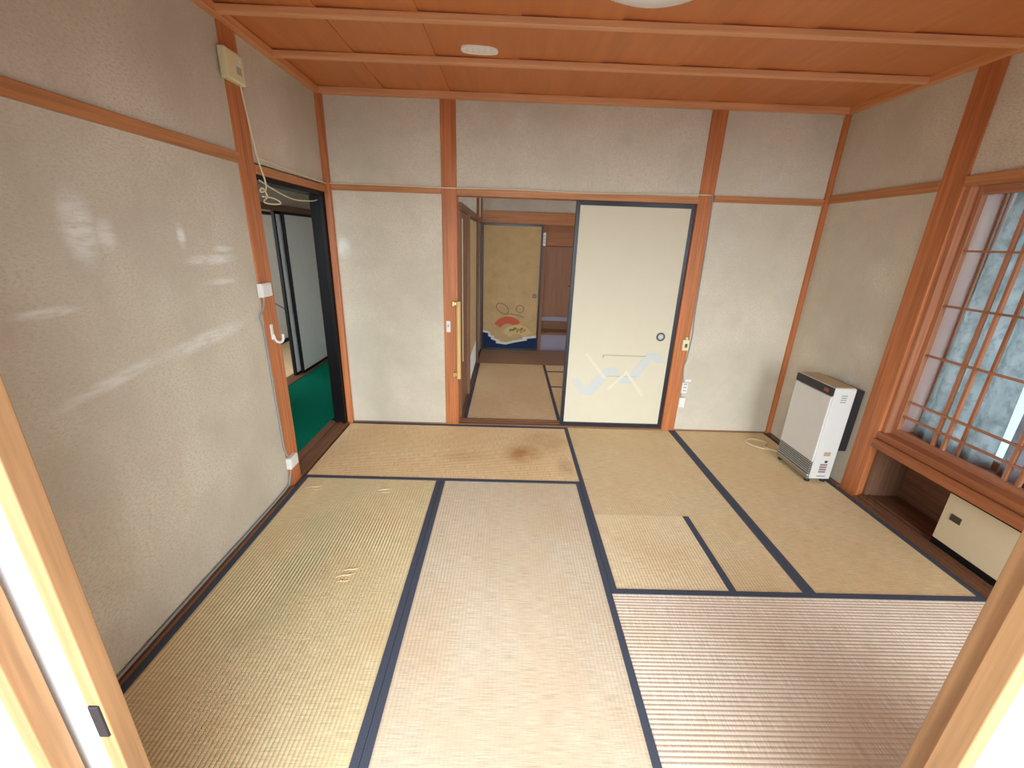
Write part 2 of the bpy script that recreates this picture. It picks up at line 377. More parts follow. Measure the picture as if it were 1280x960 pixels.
matC = tatami([(X1+HW, X2-HW, 0.01, Y1-G)], 'y', [(X1+G/2, X1+HW, 0.01, Y1-G), (X2-HW, X2-G/2, 0.01, Y1-G)], 'pale pinkish tatami mat between the greenish mat and the patched mat', mC, X1)
mD = mm('tatami_straw_tan', (228, 204, 162), 'y', X2)
PX, PY = 2.345, 1.468
matD = tatami([(X2+HW, X3-HW, PY+G, D-0.012), (PX+G, X3-HW, Y2+HW+G, PY+G)], 'y', [(X2+G/2, X2+HW, Y2+HW+G, D-0.012), (X3-HW, X3-G/2, Y2+HW+G, D-0.012)], 'tan tatami mat cut out for a square patch, leading to the cream sliding door', mD, X2)
mP = mm('tatami_straw_patch', (242, 220, 180), 'y', X2)
tatami([(X2+HW+G, PX-0.034, Y2+HW+G, PY)], 'y', [(PX-0.034, PX, Y2+HW+G, PY+0.002)], 'small square tatami patch with a dark border on one side set into a mat', mP, X2)
mE = mm('tatami_straw_yellow', (226, 200, 156), 'y', X3)
matE = tatami([(X3+HW, W-0.028-HW, Y2+HW+G, D-0.012)], 'y', [(X3+G/2, X3+HW, Y2+HW+G, D-0.012), (W-0.028-HW, W-0.028, Y2+HW+G, D-0.012)], 'yellowish tatami mat under the white heater', mE, X3)
mF = mm('tatami_straw_ridged', (234, 218, 198), 'x', 0.01)
matF = tatami([(X2+G, W-0.030, 0.01, Y2)], 'x', [(X2+G, W-0.030, Y2, Y2+HW), (X2+G, W-0.030, 0.01-HW, 0.01)], 'strongly ridged pinkish tatami mat lying across beside the low cabinet', mF, 0.01)
# wrinkles standing up in the greenish mat
def wrinkle(cx, cy, parts):
    b = NB()
    for (dx, dy, L, ang, r) in parts:
        n = 8; prev = None
        for i in range(n+1):
            s = i/n; rr = r*math.sin(math.pi*min(max(s, 0.04), 0.96))**0.7
            px = cx+dx+(s-0.5)*L*math.cos(ang); py = cy+dy+(s-0.5)*L*math.sin(ang)+0.004*math.sin(s*6)
            ring = [b.verts.new((px-math.sin(ang)*rr*1.3*math.cos(a), py+math.cos(ang)*rr*1.3*math.cos(a), -0.001+rr*math.sin(a))) for a in [math.pi*k/6 for k in range(7)]]
            if prev:
                for k in range(6): b.faces.new((prev[k], prev[k+1], ring[k+1], ring[k]))
            prev = ring
    return obj('wrinkle', b, mB, matB, True)
wrinkle(0.135, 1.675, [(0, 0, 0.10, 0.3, 0.0042), (0.02, -0.03, 0.07, 0.2, 0.0036)])
wrinkle(0.565, 1.665, [(0, 0, 0.09, 0.35, 0.0042), (0.015, -0.03, 0.06, 0.3, 0.0036)])
wrinkle(0.585, 0.98, [(0.012, 0.035, 0.085, 0.35, 0.0036), (0, 0, 0.085, 0.35, 0.0042), (0.0, -0.035, 0.06, 0.3, 0.0036)])

# ------------------------------------------------------------------ cream sliding door in the opening
def fusuma_xz(name, x0, x1, y0, y1, z0, z1, paper, frame, fw_, label):
    e = struct(empty(name, ((x0+x1)/2, (y0+y1)/2, z0)), label, 'sliding door')
    box('panel', x0+fw_, x1-fw_, y0+0.004, y1-0.004, z0+fw_, z1-fw_, paper, e)
    box('stile', x0, x0+fw_, y0, y1, z0, z1, frame, e, 0.002); box('stile', x1-fw_, x1, y0, y1, z0, z1, frame, e, 0.002)
    box('rail', x0+fw_, x1-fw_, y0, y1, z0, z0+fw_*1.1, frame, e, 0.002); box('rail', x0+fw_, x1-fw_, y0, y1, z1-fw_*1.1, z1, frame, e, 0.002)
    return e
M['dfr'] = plain('blue_black_lacquer', (40, 42, 52), 0.3, 0.5)
d1 = fusuma_xz('door_1', 1.745, 2.588, 2.655, 2.685, 0.012, 1.737, M['fus'], M['dfr'], 0.028, 'cream paper sliding door with black frame and a pale blue zigzag print')
b = NB(); ringd(b, (2.478, 2.659, 0.782), 0.021, 0.034, (0, -1, 0), 0.004); fp = obj('finger_pull', b, M['dkmetal'], d1, False); fp['label'] = 'dark ring finger pull'
b = NB(); disc(b, (2.478, 2.658, 0.782), 0.022, (0, -1, 0), 0.001); obj('cup', b, M['metal'], fp)
YF = 2.6578
def prn(name, polys, c, par, y=YF, lab=None):
    b = NB()
    for i_, p in enumerate(polys): poly(b, p, y-0.00012*i_)
    o = obj(name, b, plain(name+'_ink', c, 0.75, 0.15, var=0.02), par)
    if lab: o['label'] = lab
    return o
prn('printed_zigzag', [[(1.808,.416),(1.873,.418),(1.925,.337),(2.075,.518),(2.158,.521),(2.205,.462),(2.178,.425),(2.135,.480),(1.989,.284),(1.897,.281)],
    [(2.165,.394),(2.235,.468),(2.264,.443),(2.385,.646),(2.492,.649),(2.535,.572),(2.471,.570),(2.44,.60),(2.303,.388)]], (204, 205, 199), d1, YF, 'pale blue printed zigzag')
def stroke(p, q, wd):
    d = Vector((q[0]-p[0], q[1]-p[1])); n = Vector((-d.y, d.x)).normalized()*wd/2
    return [(p[0]+n.x, p[1]+n.y), (p[0]-n.x, p[1]-n.y), (q[0]-n.x, q[1]-n.y), (q[0]+n.x, q[1]+n.y)]
prn('printed_white_line', [stroke((1.911,.631),(2.08,.43),.022), stroke((2.246,.483),(2.11,.34),.022), stroke((2.235,.50),(2.401,.29),.022)], (224, 215, 191), d1, YF-0.0006, 'pale printed cross lines')
prn('printed_grey_line', [stroke((2.045,.622),(2.385,.622),.008), stroke((2.047,.622),(2.047,.600),.012), stroke((2.09,.45),(2.33,.452),.004)], (184, 174, 146), d1, YF-0.0003, 'grey printed line')

# handrail on the post
h = tag(empty('handrail', (0.915, 2.60, 0.40)), 'pale wooden grab rail with brass end brackets on the post beside the opening', 'handrail')
b = NB(); disc(b, (0.915, 2.590, 0.415), 0.0165, (0, 0, 1), 0.60, 14); obj('bar', b, M['dowel'], h, False)
for z in (0.440, 0.995):
    b = NB(); bx(b, 0.872, 0.918, 2.604, 2.634, z-0.012, z+0.012, 0.003); bx(b, 0.868, 0.884, 2.596, 2.634, z-0.018, z+0.018, 0.003); bb = obj('bracket', b, M['brass'], h)
sw = tag(box('light_switch', 0.818, 0.850, D-0.020, D-0.006, 0.775, 0.862, M['white'], None, 0.003), 'small white switch plate on the wooden post beside the grab rail', 'switch')
box('rocker', 0.826, 0.842, D-0.025, D-0.019, 0.80, 0.84, M['white'], sw, 0.002); box('rocker_slot', 0.832, 0.836, D-0.0265, D-0.0245, 0.818, 0.835, M['black'], sw)

# outlets and cable beside the other post
o = tag(box('wall_outlet', 2.640, 2.690, D-0.034, D-0.006, 0.690, 0.775, M['cream'], None, 0.004), 'cream socket box on the edge of the post beside the sliding door', 'outlet')
box('cable_collar', 2.658, 2.674, D-0.030, D-0.010, 0.775, 0.795, M['cream'], o, 0.002); box('socket_slot', 2.655, 2.675, D-0.0355, D-0.033, 0.715, 0.745, M['old'], o)
o = tag(box('wall_outlet', 2.697, 2.743, D-0.020, D+0.001, 0.335, 0.425, M['white'], None, 0.004), 'white outlet with a slotted face, above the plain white box on the plaster', 'outlet')
for z in (0.355, 0.382, 0.408): box('socket_slot', 2.708, 2.732, D-0.0215, D-0.019, z, z+0.008, M['grey'], o)
box('bracket', 2.715, 2.765, D-0.012, D+0.001, 0.43, 0.452, M['white'], o, 0.003)
o = tag(box('junction_box', 2.690, 2.738, D-0.030, D-0.006, 0.215, 0.300, M['white'], None, 0.004), 'plain white junction box low on the plaster beside the post', 'box')
box('cover', 2.695, 2.733, D-0.033, D-0.029, 0.222, 0.293, M['white'], o, 0.002)
def cable(name, pts, r, mat, label):
    b = NB(); tube(b, pts, r); return tag(obj(name, b, mat, None, True), label, 'cable')
cable('cable', [(2.672, D-0.020, 1.80), (2.688, D-0.012, 1.70), (2.700, D-0.006, 1.3), (2.704, D-0.006, 0.95), (2.712, D-0.006, 0.80), (2.700, D-0.008, 0.62), (2.684, D-0.012, 0.54), (2.700, D-0.012, 0.43), (2.70, D-0.014, 0.30)], 0.004, M['grey'], 'grey cable running down the post edge to the white outlet')
cable('cable', [(0.02, 1.80, 1.800), (0.02, 2.2, 1.788), (0.022, 2.56, 1.780), (0.06, D-0.018, 1.784), (0.4, D-0.012, 1.783), (0.8, D-0.014, 1.781), (1.3, D-0.013, 1.786), (1.8, D-0.013, 1.780), (2.3, D-0.013, 1.790), (2.672, D-0.016, 1.796)], 0.0042, M['ivory'], 'ivory cable lying along the top of the wooden rail and header')

# ------------------------------------------------------------------ left wall fittings
c = tag(box('door_chime', 0.004, 0.040, 1.628, 1.762, 2.085, 2.205, M['cream'], None, 0.008), 'cream plastic chime box high on the post under the ceiling', 'wall box')
for k in range(3): box('grille_slot', 0.0385, 0.0415, 1.70+k*0.012, 1.706+k*0.012, 2.12, 2.15, M['grey'], c)
box('button', 0.039, 0.043, 1.715, 1.735, 2.165, 2.18, M['white'], c, 0.001)
cable('cable', [(0.025, 1.735, 2.09), (0.022, 1.765, 1.95), (0.022, 1.795, 1.80), (0.025, 1.83, 1.70), (0.025, 1.82, 1.655), (0.022, 1.775, 1.645), (0.022, 1.80, 1.665), (0.02, 1.84, 1.63), (0.02, 1.80, 1.60), (0.02, 1.88, 1.595), (0.025, 1.96, 1.605), (0.02, 1.90, 1.625), (0.015, 1.80, 1.625)], 0.0042, M['ivory'], 'ivory cable hanging from the chime box in loops over the hallway doorway')
cable('cable', [(0.012, 1.80, 1.70), (0.004, 1.95, 1.67), (-0.02, 2.2, 1.645), (-0.03, 2.45, 1.655), (-0.035, 2.570, 1.672)], 0.004, M['ivory'], 'ivory cable sagging across the top of the hallway doorway')
o = tag(box('junction_box', 0.004, 0.030, 1.640, 1.735, 1.135, 1.205, M['white'], None, 0.004), 'white square junction box at mid height on the hallway door post', 'box')
box('cover', 0.029, 0.033, 1.647, 1.728, 1.142, 1.198, M['white'], o, 0.002)
cable('cable', [(0.016, 1.67, 1.14), (0.014, 1.655, 1.08), (0.008, 1.625, 1.04), (0.006, 1.640, 0.96), (0.006, 1.645, 0.7), (0.006, 1.650, 0.4), (0.007, 1.652, 0.26), (0.012, 1.675, 0.20)], 0.005, M['grey'], 'grey cable between the two white boxes on the hallway door post')
hk = tag(empty('coat_hook', (0.006, 1.715, 0.88)), 'white plastic hook on the hallway door post', 'hook')
box('plate', 0.005, 0.012, 1.70, 1.722, 0.90, 0.985, M['white'], hk, 0.003)
b = NB(); tube(b, [(0.012, 1.712, 0.93), (0.020, 1.714, 0.895), (0.034, 1.728, 0.882), (0.044, 1.742, 0.892), (0.046, 1.745, 0.925)], 0.007); obj('hook_arm', b, M['white'], hk, True)
o = tag(box('junction_box', 0.004, 0.034, 1.645, 1.735, 0.130, 0.200, M['white'], None, 0.004), 'white square junction box near the floor on the hallway door post', 'box')
box('cover', 0.033, 0.037, 1.652, 1.728, 0.137, 0.193, M['white'], o, 0.002)
cable('cable', [(0.016, 1.67, 0.13), (0.012, 1.652, 0.07), (0.010, 1.60, 0.030), (0.010, 1.3, 0.022), (0.010, 0.9, 0.024), (0.010, 0.5, 0.022), (0.010, 0.02, 0.022)], 0.006, M['grey'], 'grey cable lying on the base strip along the scratched plaster wall')

# ------------------------------------------------------------------ right: lattice window over low cabinet
b = NB()
bx(b, W+0.25, W+0.36, -0.10, 1.82, -0.05, 0.46); bx(b, W+0.10, W+0.36, -0.10, 1.83, 1.80, 1.9); bx(b, W+0.11, W+0.36, 1.70, 1.83, -0.05, 1.80); bx(b, W+0.02, W+0.36, -0.10, -0.02, -0.05, 1.80); bx(b, W+0.02, W+0.36, -0.02, 1.70, -0.14, -0.05)
struct(obj('wall_bay', b, M['pink']), 'pale pink reveal of the shallow window bay', 'wall')
wi = struct(empty('window_1', (W+0.22, 0.85, 0.46)), 'curtained window behind the wooden lattice screen', 'window')
for y0, y1 in ((1.688, 1.70), (0.83, 0.87), (-0.02, 0.03)): box('stile', W+0.205, W+0.24, y0, y1, 0.46, 1.80, M['lat_z'], wi, 0.002)
for z0, z1 in ((0.46, 0.50), (1.755, 1.80)): box('rail', W+0.21, W+0.235, 0.03, 1.688, z0, z1, M['lat_y'], wi, 0.002)
box('pane', W+0.220, W+0.224, 0.87, 1.688, 0.50, 1.755, M['glass'], wi); box('pane', W+0.220, W+0.224, 0.03, 0.83, 0.50, 1.755, M['glass'], wi)
box('jamb', W+0.005, W+0.10, 1.678, 1.70, 0.46, 1.775, M['lat_z'], wi, 0.002)
box('sash_bar', W+0.092, W+0.104, 1.352, 1.366, 0.46, 1.78, M['lat_z'], wi)
ls = tag(empty('lattice_screen', (W+0.06, 1.26, 0.462)), 'wooden lattice screen without paper in front of the curtained window', 'lattice screen')
LX0, LX1 = W+0.045, W+0.072
def lattice(e, ya, yb):
    for y0, y1 in ((yb-0.028, yb), (ya, ya+0.028)): box('stile', LX0, LX1, y0, y1, 0.462, 1.775, M['lat_z'], e, 0.002)
    box('rail', LX0, LX1, ya+0.028, yb-0.028, 0.462, 0.498, M['lat_y'], e, 0.002); box('rail', LX0, LX1, ya+0.028, yb-0.028, 1.735, 1.775, M['lat_y'], e, 0.002)
    for z in (1.478, 1.206, 0.940, 0.668, 0.580): box('cross_bar', LX0+0.004, LX1-0.008, ya+0.02, yb-0.02, z-0.005, z+0.005, M['lat_y'], e)
    for y in (yb-0.225, yb-0.278, ya+0.278, ya+0.225): box('upright_bar', LX0+0.008, LX1-0.002, y-0.007, y+0.007, 0.49, 1.74, M['lat_z'], e)
lattice(ls, 0.835, 1.678)
ls2 = tag(empty('lattice_screen', (W+0.06, 0.41, 0.462)), 'wooden lattice screen without paper nearer the garden corridor', 'lattice screen')
lattice(ls2, -0.015, 0.828)
# curtains
def curtain(ya, yb, mat, label, ph, lean):
    b = NB(); prev = None; N = max(30, int(abs(ya-yb)*130)); K = 14; L = abs(ya-yb)
    for i in range(N+1):
        s = i/N*L; row = []
        for j in range(K+1):
            q = j/K; z = 0.464 + q*1.286
            y = ya - s - lean*(1-i/N)*(q**3)
            x = W+0.160 + 0.020*math.sin(s*52+ph+1.2*math.sin(q*2)) + 0.010*math.sin(s*21+q*3+ph) + 0.003*math.sin(s*130)
            row.append(b.verts.new((x, y, z)))
        if prev:
            for j in range(K): b.faces.new((prev[j], prev[j+1], row[j+1], row[j]))
        prev = row
    cu = obj('curtain', b, mat, None, True); tag(cu, label, 'curtain')
    m_ = cu.modifiers.new('thick', 'SOLIDIFY'); m_.thickness = 0.0015
curtain(1.668, 1.275, M['curtain'], 'thin grey green curtain hanging next to the pink window reveal', 0.3, 0.05)
curtain(1.245, 0.04, M['curtain2'], 'greyish mauve curtain hanging in folds past the bright gap', 1.1, 0.0)
# curtain rail
cr = NB(); tube(cr, [(W+0.165, 1.69, 1.752), (W+0.165, -0.01, 1.752)], 0.008, 8, False); tag(obj('curtain_rod', cr, M['metal'], None, True), 'thin metal curtain rod above the grey green curtain', 'rod')

lc = tag(empty('low_cabinet', (W+0.12, 0.84, 0.0)), 'low built-in wooden cabinet with sliding doors under the lattice window', 'cabinet')
box('top_board', W-0.030, W+0.25, -0.02, 1.70, 0.366, 0.420, M['sill'], lc, 0.003)
box('window_sill', W-0.015, W+0.25, -0.02, 1.70, 0.423, 0.462, M['sill'], lc, 0.003)
box('side_panel', W+0.02, W+0.25, 1.685, 1.70, 0.03, 0.366, M['old_z'], lc)
box('back_panel', W+0.235, W+0.25, -0.02, 1.685, 0.03, 0.366, M['old'], lc)
box('bottom_board', W-0.005, W+0.235, -0.02, 1.685, 0.0, 0.034, M['old'], lc)
box('base_rail', W-0.0278, W-0.005, -0.02, 1.70, -0.04, 0.022, M['old'], lc, 0.002)
for x0 in (0.012, 0.046): box('track', W+x0, W+x0+0.008, -0.02, 1.685, 0.034, 0.042, M['old'], lc)
dr = box('door', W+0.022, W+0.040, 0.41, 1.255, 0.076, 0.336, M['cab'], lc)
dr['label'] = 'cream paper sliding door'
for z0, z1 in ((0.042, 0.076), (0.336, 0.364)): box('door_rail', W+0.020, W+0.042, 0.41, 1.255, z0, z1, M['black'], dr)
pl = box('finger_pull', W+0.0185, W+0.0225, 1.165, 1.215, 0.208, 0.243, M['dkmetal'], dr, 0.002); pl['label'] = 'square dark metal finger pull'
dr2 = box('door', W+0.054, W+0.072, -0.01, 0.82, 0.066, 0.352, M['cab'], lc)
box('door_rail', W+0.052, W+0.074, -0.01, 0.82, 0.042, 0.066, M['black'], dr2)

# ------------------------------------------------------------------ heater
HX0, HX1, HY0, HY1 = 3.305, 3.440, 1.868, 2.215
he = tag(empty('heater', ((HX0+HX1)/2, (HY0+HY1)/2, 0.0)), 'white fan heater with black control strip and louvered base against the plaster wall', 'heater')
M['hw'] = plain('heater_white', (222, 220, 214), 0.4, 0.4, var=0.03); M['hblack'] = plain('heater_black', (44, 42, 46), 0.4); M['slat'] = plain('slat_grey', (168, 166, 162), 0.4)
M['red'] = plain('display_red', (150, 80, 70), 0.3); M['ink'] = plain('sticker_ink', (140, 160, 154), 0.6); M['tan'] = plain('sticker_tan', (186, 164, 130), 0.6); M['mauve'] = plain('sticker_mauve', (150, 122, 126), 0.6)
box('body', HX0, HX1, HY0, HY1, 0.030, 0.662, M['hw'], he, 0.006)
box('front_panel', HX0-0.010, HX0+0.002, HY0+0.006, HY1-0.006, 0.150, 0.604, M['hw'], he, 0.004)
cp = box('control_panel', HX0-0.012, HX0+0.004, HY0+0.004, HY1-0.004, 0.608, 0.660, M['hblack'], he, 0.004); cp['label'] = 'black control strip'
box('display', HX0-0.0135, HX0-0.011, HY0+0.035, HY0+0.075, 0.624, 0.646, M['red'], cp)
for k in range(4): box('button', HX0-0.0135, HX0-0.011, HY0+0.10+k*0.05, HY0+0.125+k*0.05, 0.630, 0.638, M['hblack'], cp)
gr = box('louver', HX0-0.004, HX0+0.004, HY0+0.010, HY1-0.010, 0.062, 0.148, M['hblack'], he); gr['label'] = 'louvered air outlet'
for k in range(6): box('slat', HX0-0.011, HX0-0.003, HY0+0.010, HY1-0.010, 0.066+k*0.0145, 0.073+k*0.0145, M['slat'], gr)
box('base_tray', HX0-0.014, HX0+0.05, HY0+0.008, HY1-0.008, 0.022, 0.058, M['metal'], he, 0.006)
box('rear_unit', HX1, W-0.004, HY0+0.006, HY1-0.02, 0.235, 0.648, M['hblack'], he, 0.004)
box('top_plate', HX0+0.006, HX1-0.004, HY0+0.008, HY1-0.008, 0.661, 0.666, M['tan'], he, 0.002)
for x, y in ((HX0+0.012, HY0+0.03), (HX0+0.012, HY1-0.03), (HX1-0.02, HY0+0.03), (HX1-0.02, HY1-0.03)):
    b = NB(); disc(b, (x, y, 0.0), 0.016, (0, 0, 1), 0.032, 14); obj('foot', b, M['hblack'], he)
def stick(y, x0, x1, z0, z1, mat): return box('sticker', x0, x1, y-0.0012, y+0.0005, z0, z1, mat, he)
for k in range(4): stick(HY0, HX0+0.050, HX0+0.085, 0.570+k*0.014, 0.576+k*0.014, M['ink'])
stick(HY0, HX0+0.050, HX0+0.092, 0.200, 0.228, M['tan']); stick(HY0, HX0+0.070, HX0+0.088, 0.150, 0.166, M['hblack'])
for k in range(4): stick(HY0, HX0+0.046, HX0+0.092, 0.078+k*0.017, 0.090+k*0.017, M['mauve'])
stick(HY0, HX0+0.044, HX0+0.10, 0.048, 0.056, M['ink'])
cable('cable', [(3.42, 2.19, 0.006), (3.34, 2.30, 0.006), (3.24, 2.36, 0.006), (3.20, 2.45, 0.006), (3.28, 2.50, 0.006), (3.36, 2.44, 0.006), (3.30, 2.36, 0.008), (3.38, 2.30, 0.006), (3.42, 2.40, 0.006)], 0.004, M['ivory'], 'pale heater cord curled on the mat beside the heater')

# ------------------------------------------------------------------ ceiling lamp and patch
lamp = tag(empty('ceiling_lamp', (1.735, 1.09, 2.22)), 'round white dome lamp on the wooden ceiling', 'lamp')
b = NB(); seg = 40; prof = [(0.02, 2.212), (0.10, 2.217), (0.18, 2.235), (0.235, 2.262), (0.258, 2.295), (0.25, 2.306)]
cv = b.verts.new((1.735, 1.09, 2.211)); prev = None
for r_, z_ in prof:
    ring = [b.verts.new((1.735+r_*math.cos(2*math.pi*k/seg), 1.09+r_*math.sin(2*math.pi*k/seg), z_)) for k in range(seg)]
    for k in range(seg):
        if prev: b.faces.new((prev[k], prev[(k+1)%seg], ring[(k+1)%seg], ring[k]))
        else: b.faces.new((cv, ring[k], ring[(k+1)%seg]))
    prev = ring
b.faces.new(prev)
obj('shade', b, M['shade'], lamp, True)
b = NB(); disc(b, (1.735, 1.09, 2.306), 0.20, (0, 0, 1), 0.033, 32); obj('base', b, M['cream'], lamp)
b = NB()
n = 26; P = [(1.105+0.092*math.copysign(abs(math.cos(a))**0.7, math.cos(a)), 1.965+0.046*math.copysign(abs(math.sin(a))**0.7, math.sin(a))+0.006*math.cos(a)) for a in [2*math.pi*k/n for k in range(n)]]
lo = [b.verts.new((x, y, H-0.008)) for x, y in P]; hi = [b.verts.new((x, y, H+0.004)) for x, y in P]
b.faces.new(lo); b.faces.new(hi)
for k in range(n): b.faces.new((lo[k], lo[(k+1)%n], hi[(k+1)%n], hi[k]))
pt = tag(obj('ceiling_patch', b, plain('chalky_white', (252, 246, 238), 0.8, 0.1, var=0.01)), 'small white oval patch stuck on the ceiling between two battens', 'patch')
for k in range(5): box('ridge', 1.04+k*0.03, 1.046+k*0.03, 1.935, 1.985, H-0.0095, H-0.0075, M['dim'], pt)

# ------------------------------------------------------------------ sliding screens beside the camera
def screen(name, x0, x1, y0, y1, label, edge):
    e = struct(empty(name, ((x0+x1)/2, (y0+y1)/2, 0.004)), label, 'sliding screen')
    s = 0.026
    box('stile', x0, x0+s, y0, y1, 0.004, 1.78, M['shoji'], e, 0.002); box('stile', x1-s, x1, y0, y1, 0.004, 1.78, M['shoji'], e, 0.002)
    box('rail', x0+s, x1-s, y0+0.002, y1-0.002, 0.004, 0.05, M['shoji_x'], e); box('rail', x0+s, x1-s, y0+0.002, y1-0.002, 1.74, 1.78, M['shoji_x'], e)
    box('paper_panel', x0+s, x1-s, y0+0.004, y1-0.006, 0.05, 1.74, M['paper'], e)
    return e
s1 = screen('door_4', -0.244, 0.616, -0.037, -0.001, 'white paper sliding screen with a dark catch, next to the scratched plaster wall', 1)
box('catch', 0.594, 0.612, -0.0405, -0.035, 0.615, 0.690, M['hblack'], s1, 0.002)['label'] = 'dark metal catch'
screen('door_5', -0.306, 0.554, -0.083, -0.045, 'white paper sliding screen on the garden side, overlapping the screen with the catch', 1)
screen('door_6', 2.082, 2.942, -0.037, -0.001, 'white paper sliding screen beside the ridged mat, in the room-side track', 0)
screen('door_7', 2.058, 2.918, -0.083, -0.045, 'white paper sliding screen beside the ridged mat, in the garden-side track', 0)

# ------------------------------------------------------------------ next room seen through the opening
struct(box('floor', 0.80, 3.9, 2.74, 5.40, -0.16, -0.05, M['sub']), 'wooden subfloor of the next room', 'floor')
b = NB(); bx(b, 0.80, 0.905, 2.75, 5.21, 1.70, H+0.05); bx(b, 0.80, 0.88, 2.75, 5.21, -0.05, 1.70)
n1 = struct(obj('wall_next_left', b, M['wall_n']), 'pale plaster wall of the next room above its sliding doors', 'wall')
box('rail', 0.86, 0.925, 2.75, 5.19, 1.652, 1.705, M['brown_y'], n1, 0.002)
box('threshold', 0.86, 0.930, 2.75, 4.46, -0.04, 0.014, M['brown_y'], n1, 0.002)
box('post', 0.86, 0.930, 3.33, 3.42, 0.0, 1.655, M['brown_z'], n1, 0.003)
box('post', 0.86, 0.930, 4.46, 4.56, -0.04, H, M['brown_z'], n1, 0.003)
box('wood_panel', 0.86, 0.915, 2.76, 2.86, 0.014, 1.652, M['brown_z'], n1)
box('wood_panel', 0.86, 0.905, 2.86, 3.33, 0.014, 1.652, M['brown_z'], n1)
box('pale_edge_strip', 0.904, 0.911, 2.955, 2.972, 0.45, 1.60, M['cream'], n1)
f3 = struct(empty('door_3', (0.895, 3.94, 0.014)), 'old cream sliding door along the side of the next room', 'sliding door')
box('panel', 0.885, 0.908, 3.445, 4.435, 0.30, 1.63, M['cream2'], f3); box('panel', 0.885, 0.908, 3.445, 4.435, 0.04, 0.30, M['dim'], f3)
for y0, y1 in ((3.42, 3.445), (4.435, 4.46)): box('stile', 0.88, 0.914, y0, y1, 0.014, 1.652, M['dfr'], f3)
for z0, z1 in ((0.014, 0.04), (1.63, 1.652)): box('rail', 0.88, 0.914, 3.445, 4.435, z0, z1, M['dfr'], f3)
b = NB(); disc(b, (0.908, 3.56, 0.95), 0.03, (1, 0, 0), 0.004, 16); obj('finger_pull', b, M['dkmetal'], f3)

mN = mm('tatami_straw_next', (232, 202, 158), 'y', 0.93)
NX = 1.765
tatami([(0.932+HW, NX-HW, 2.752, 4.458)], 'y', [(0.932, 0.932+HW, 2.752, 4.458), (NX-HW, NX, 2.752, 4.458)], 'tan tatami mat in the next room between its side wall and the short mats', mN, 0.93)
mN2 = mm('tatami_straw_next_cross', (228, 196, 150), 'x', 2.75)
for (y0, y1, lb) in ((2.752, 3.63, 'cross laid tatami mat in the next room just behind the cream sliding door'), (3.632, 4.178, 'short cross laid tatami mat in the next room, in the middle of three'), (4.18, 4.458, 'narrow cross laid tatami strip in the next room against the wooden boards')):
    tatami([(NX+G, 3.52, y0+HW, y1-0.001)], 'x', [(NX+G, 3.52, y0, y0+HW)], lb, mN2, 2.75)
ib = struct(empty('floor', (2.2, 4.83, -0.05)), 'brown wooden boards between the next room mats and the fan painted door', 'floor')
for k in range(4): box('board', 0.93, 3.52, 4.461+k*0.184, 4.461+k*0.184+0.1825, -0.05, 0.004, M['board'], ib, 0.0015)

b = NB(); bx(b, 0.80, 3.62, 5.21, 5.30, 1.80, H+0.05); bx(b, 2.72, 3.62, 5.21, 5.30, -0.05, 1.80); bx(b, 0.8, 0.9, 5.21, 5.3, -0.05, 1.8)
n2 = struct(obj('wall_next_back', b, M['wall_n']), 'pale plaster wall over the fan painted door', 'wall')
box('header', 0.90, 3.52, 5.185, 5.30, 1.655, 1.80, M['rail_x'], n2, 0.003)
box('corner_post', 0.905, 0.925, 5.17, 5.21, 0.0, H, M['brown_z'], n2)
# fan-painted door
d2 = fusuma_xz('door_2', 0.926, 1.708, 5.165, 5.195, 0.004, 1.655, M['cream2'], M['dfr'], 0.022, 'old tan sliding door painted with a red fan over dark blue water')
YP = 5.1675
def prn2(name, polys, c, dy=0.0): return prn(name, polys, c, d2, YP-dy)
top = [(0.948,.250),(1.02,.235),(1.051,.208),(1.02,.195),(1.10,.165),(1.06,.155),(1.187,.110),(1.13,.098),(1.266,.082),(1.40,.118),(1.56,.150),(1.50,.165),(1.686,.190)]
prn2('painted_water', [[(0.948,.026),(1.686,.026)] + top[::-1]], (34, 52, 84))
foam = [(x, z) for x, z in top] + [(x, z+0.030) for x, z in top[::-1]]
b = NB()
for i in range(len(top)-1):
    (xa, za), (xb, zb) = top[i], top[i+1]
    poly(b, [(xa, za-0.006), (xb, zb-0.006), (xb, zb+0.026), (xa, za+0.026)], YP-0.0006-0.0002*i)
obj('painted_foam', b, plain('foam_white', (226, 224, 216), 0.8, 0.1), d2)
def fan(cx, cz, r0, r1, a0, a1, n=12):
    return [(cx+r1*math.cos(R(a0+(a1-a0)*k/n)), cz+r1*math.sin(R(a0+(a1-a0)*k/n))) for k in range(n+1)] + [(cx+r0*math.cos(R(a1-(a1-a0)*k/n)), cz+r0*math.sin(R(a1-(a1-a0)*k/n))) for k in range(n+1)]
prn2('painted_red_fan', [fan(1.29, .255, 0.115, 0.215, 38, 150)], (206, 104, 74))
prn2('painted_gold_fan', [fan(1.42, .125, 0.11, 0.235, 32, 148)], (216, 186, 132), 0.0004)
prn2('painted_leaf', [fan(1.34+0.05*k, .27+0.02*(k % 2), 0.0, 0.032, 20*k, 20*k+200, 6) for k in range(4)], (128, 130, 88), 0.0008)
prn2('painted_flower', [fan(1.43+0.045*k, .285-0.02*(k % 2), 0.0, 0.022, 0, 350, 8) for k in range(3)], (196, 140, 84), 0.0014)
def ell(cx, cz, a, c, rot, w_, n=18):
    o_ = []
    for q in range(n):
        p = []
        for t_ in (2*math.pi*q/n, 2*math.pi*(q+1)/n):
            for s in (1, -1):
                x = (a+s*w_)*math.cos(t_); z = (c+s*w_)*math.sin(t_); p.append((cx+x*math.cos(rot)-z*math.sin(rot), cz+x*math.sin(rot)+z*math.cos(rot)))
        o_.append([p[0], p[1], p[3], p[2]])
    return o_
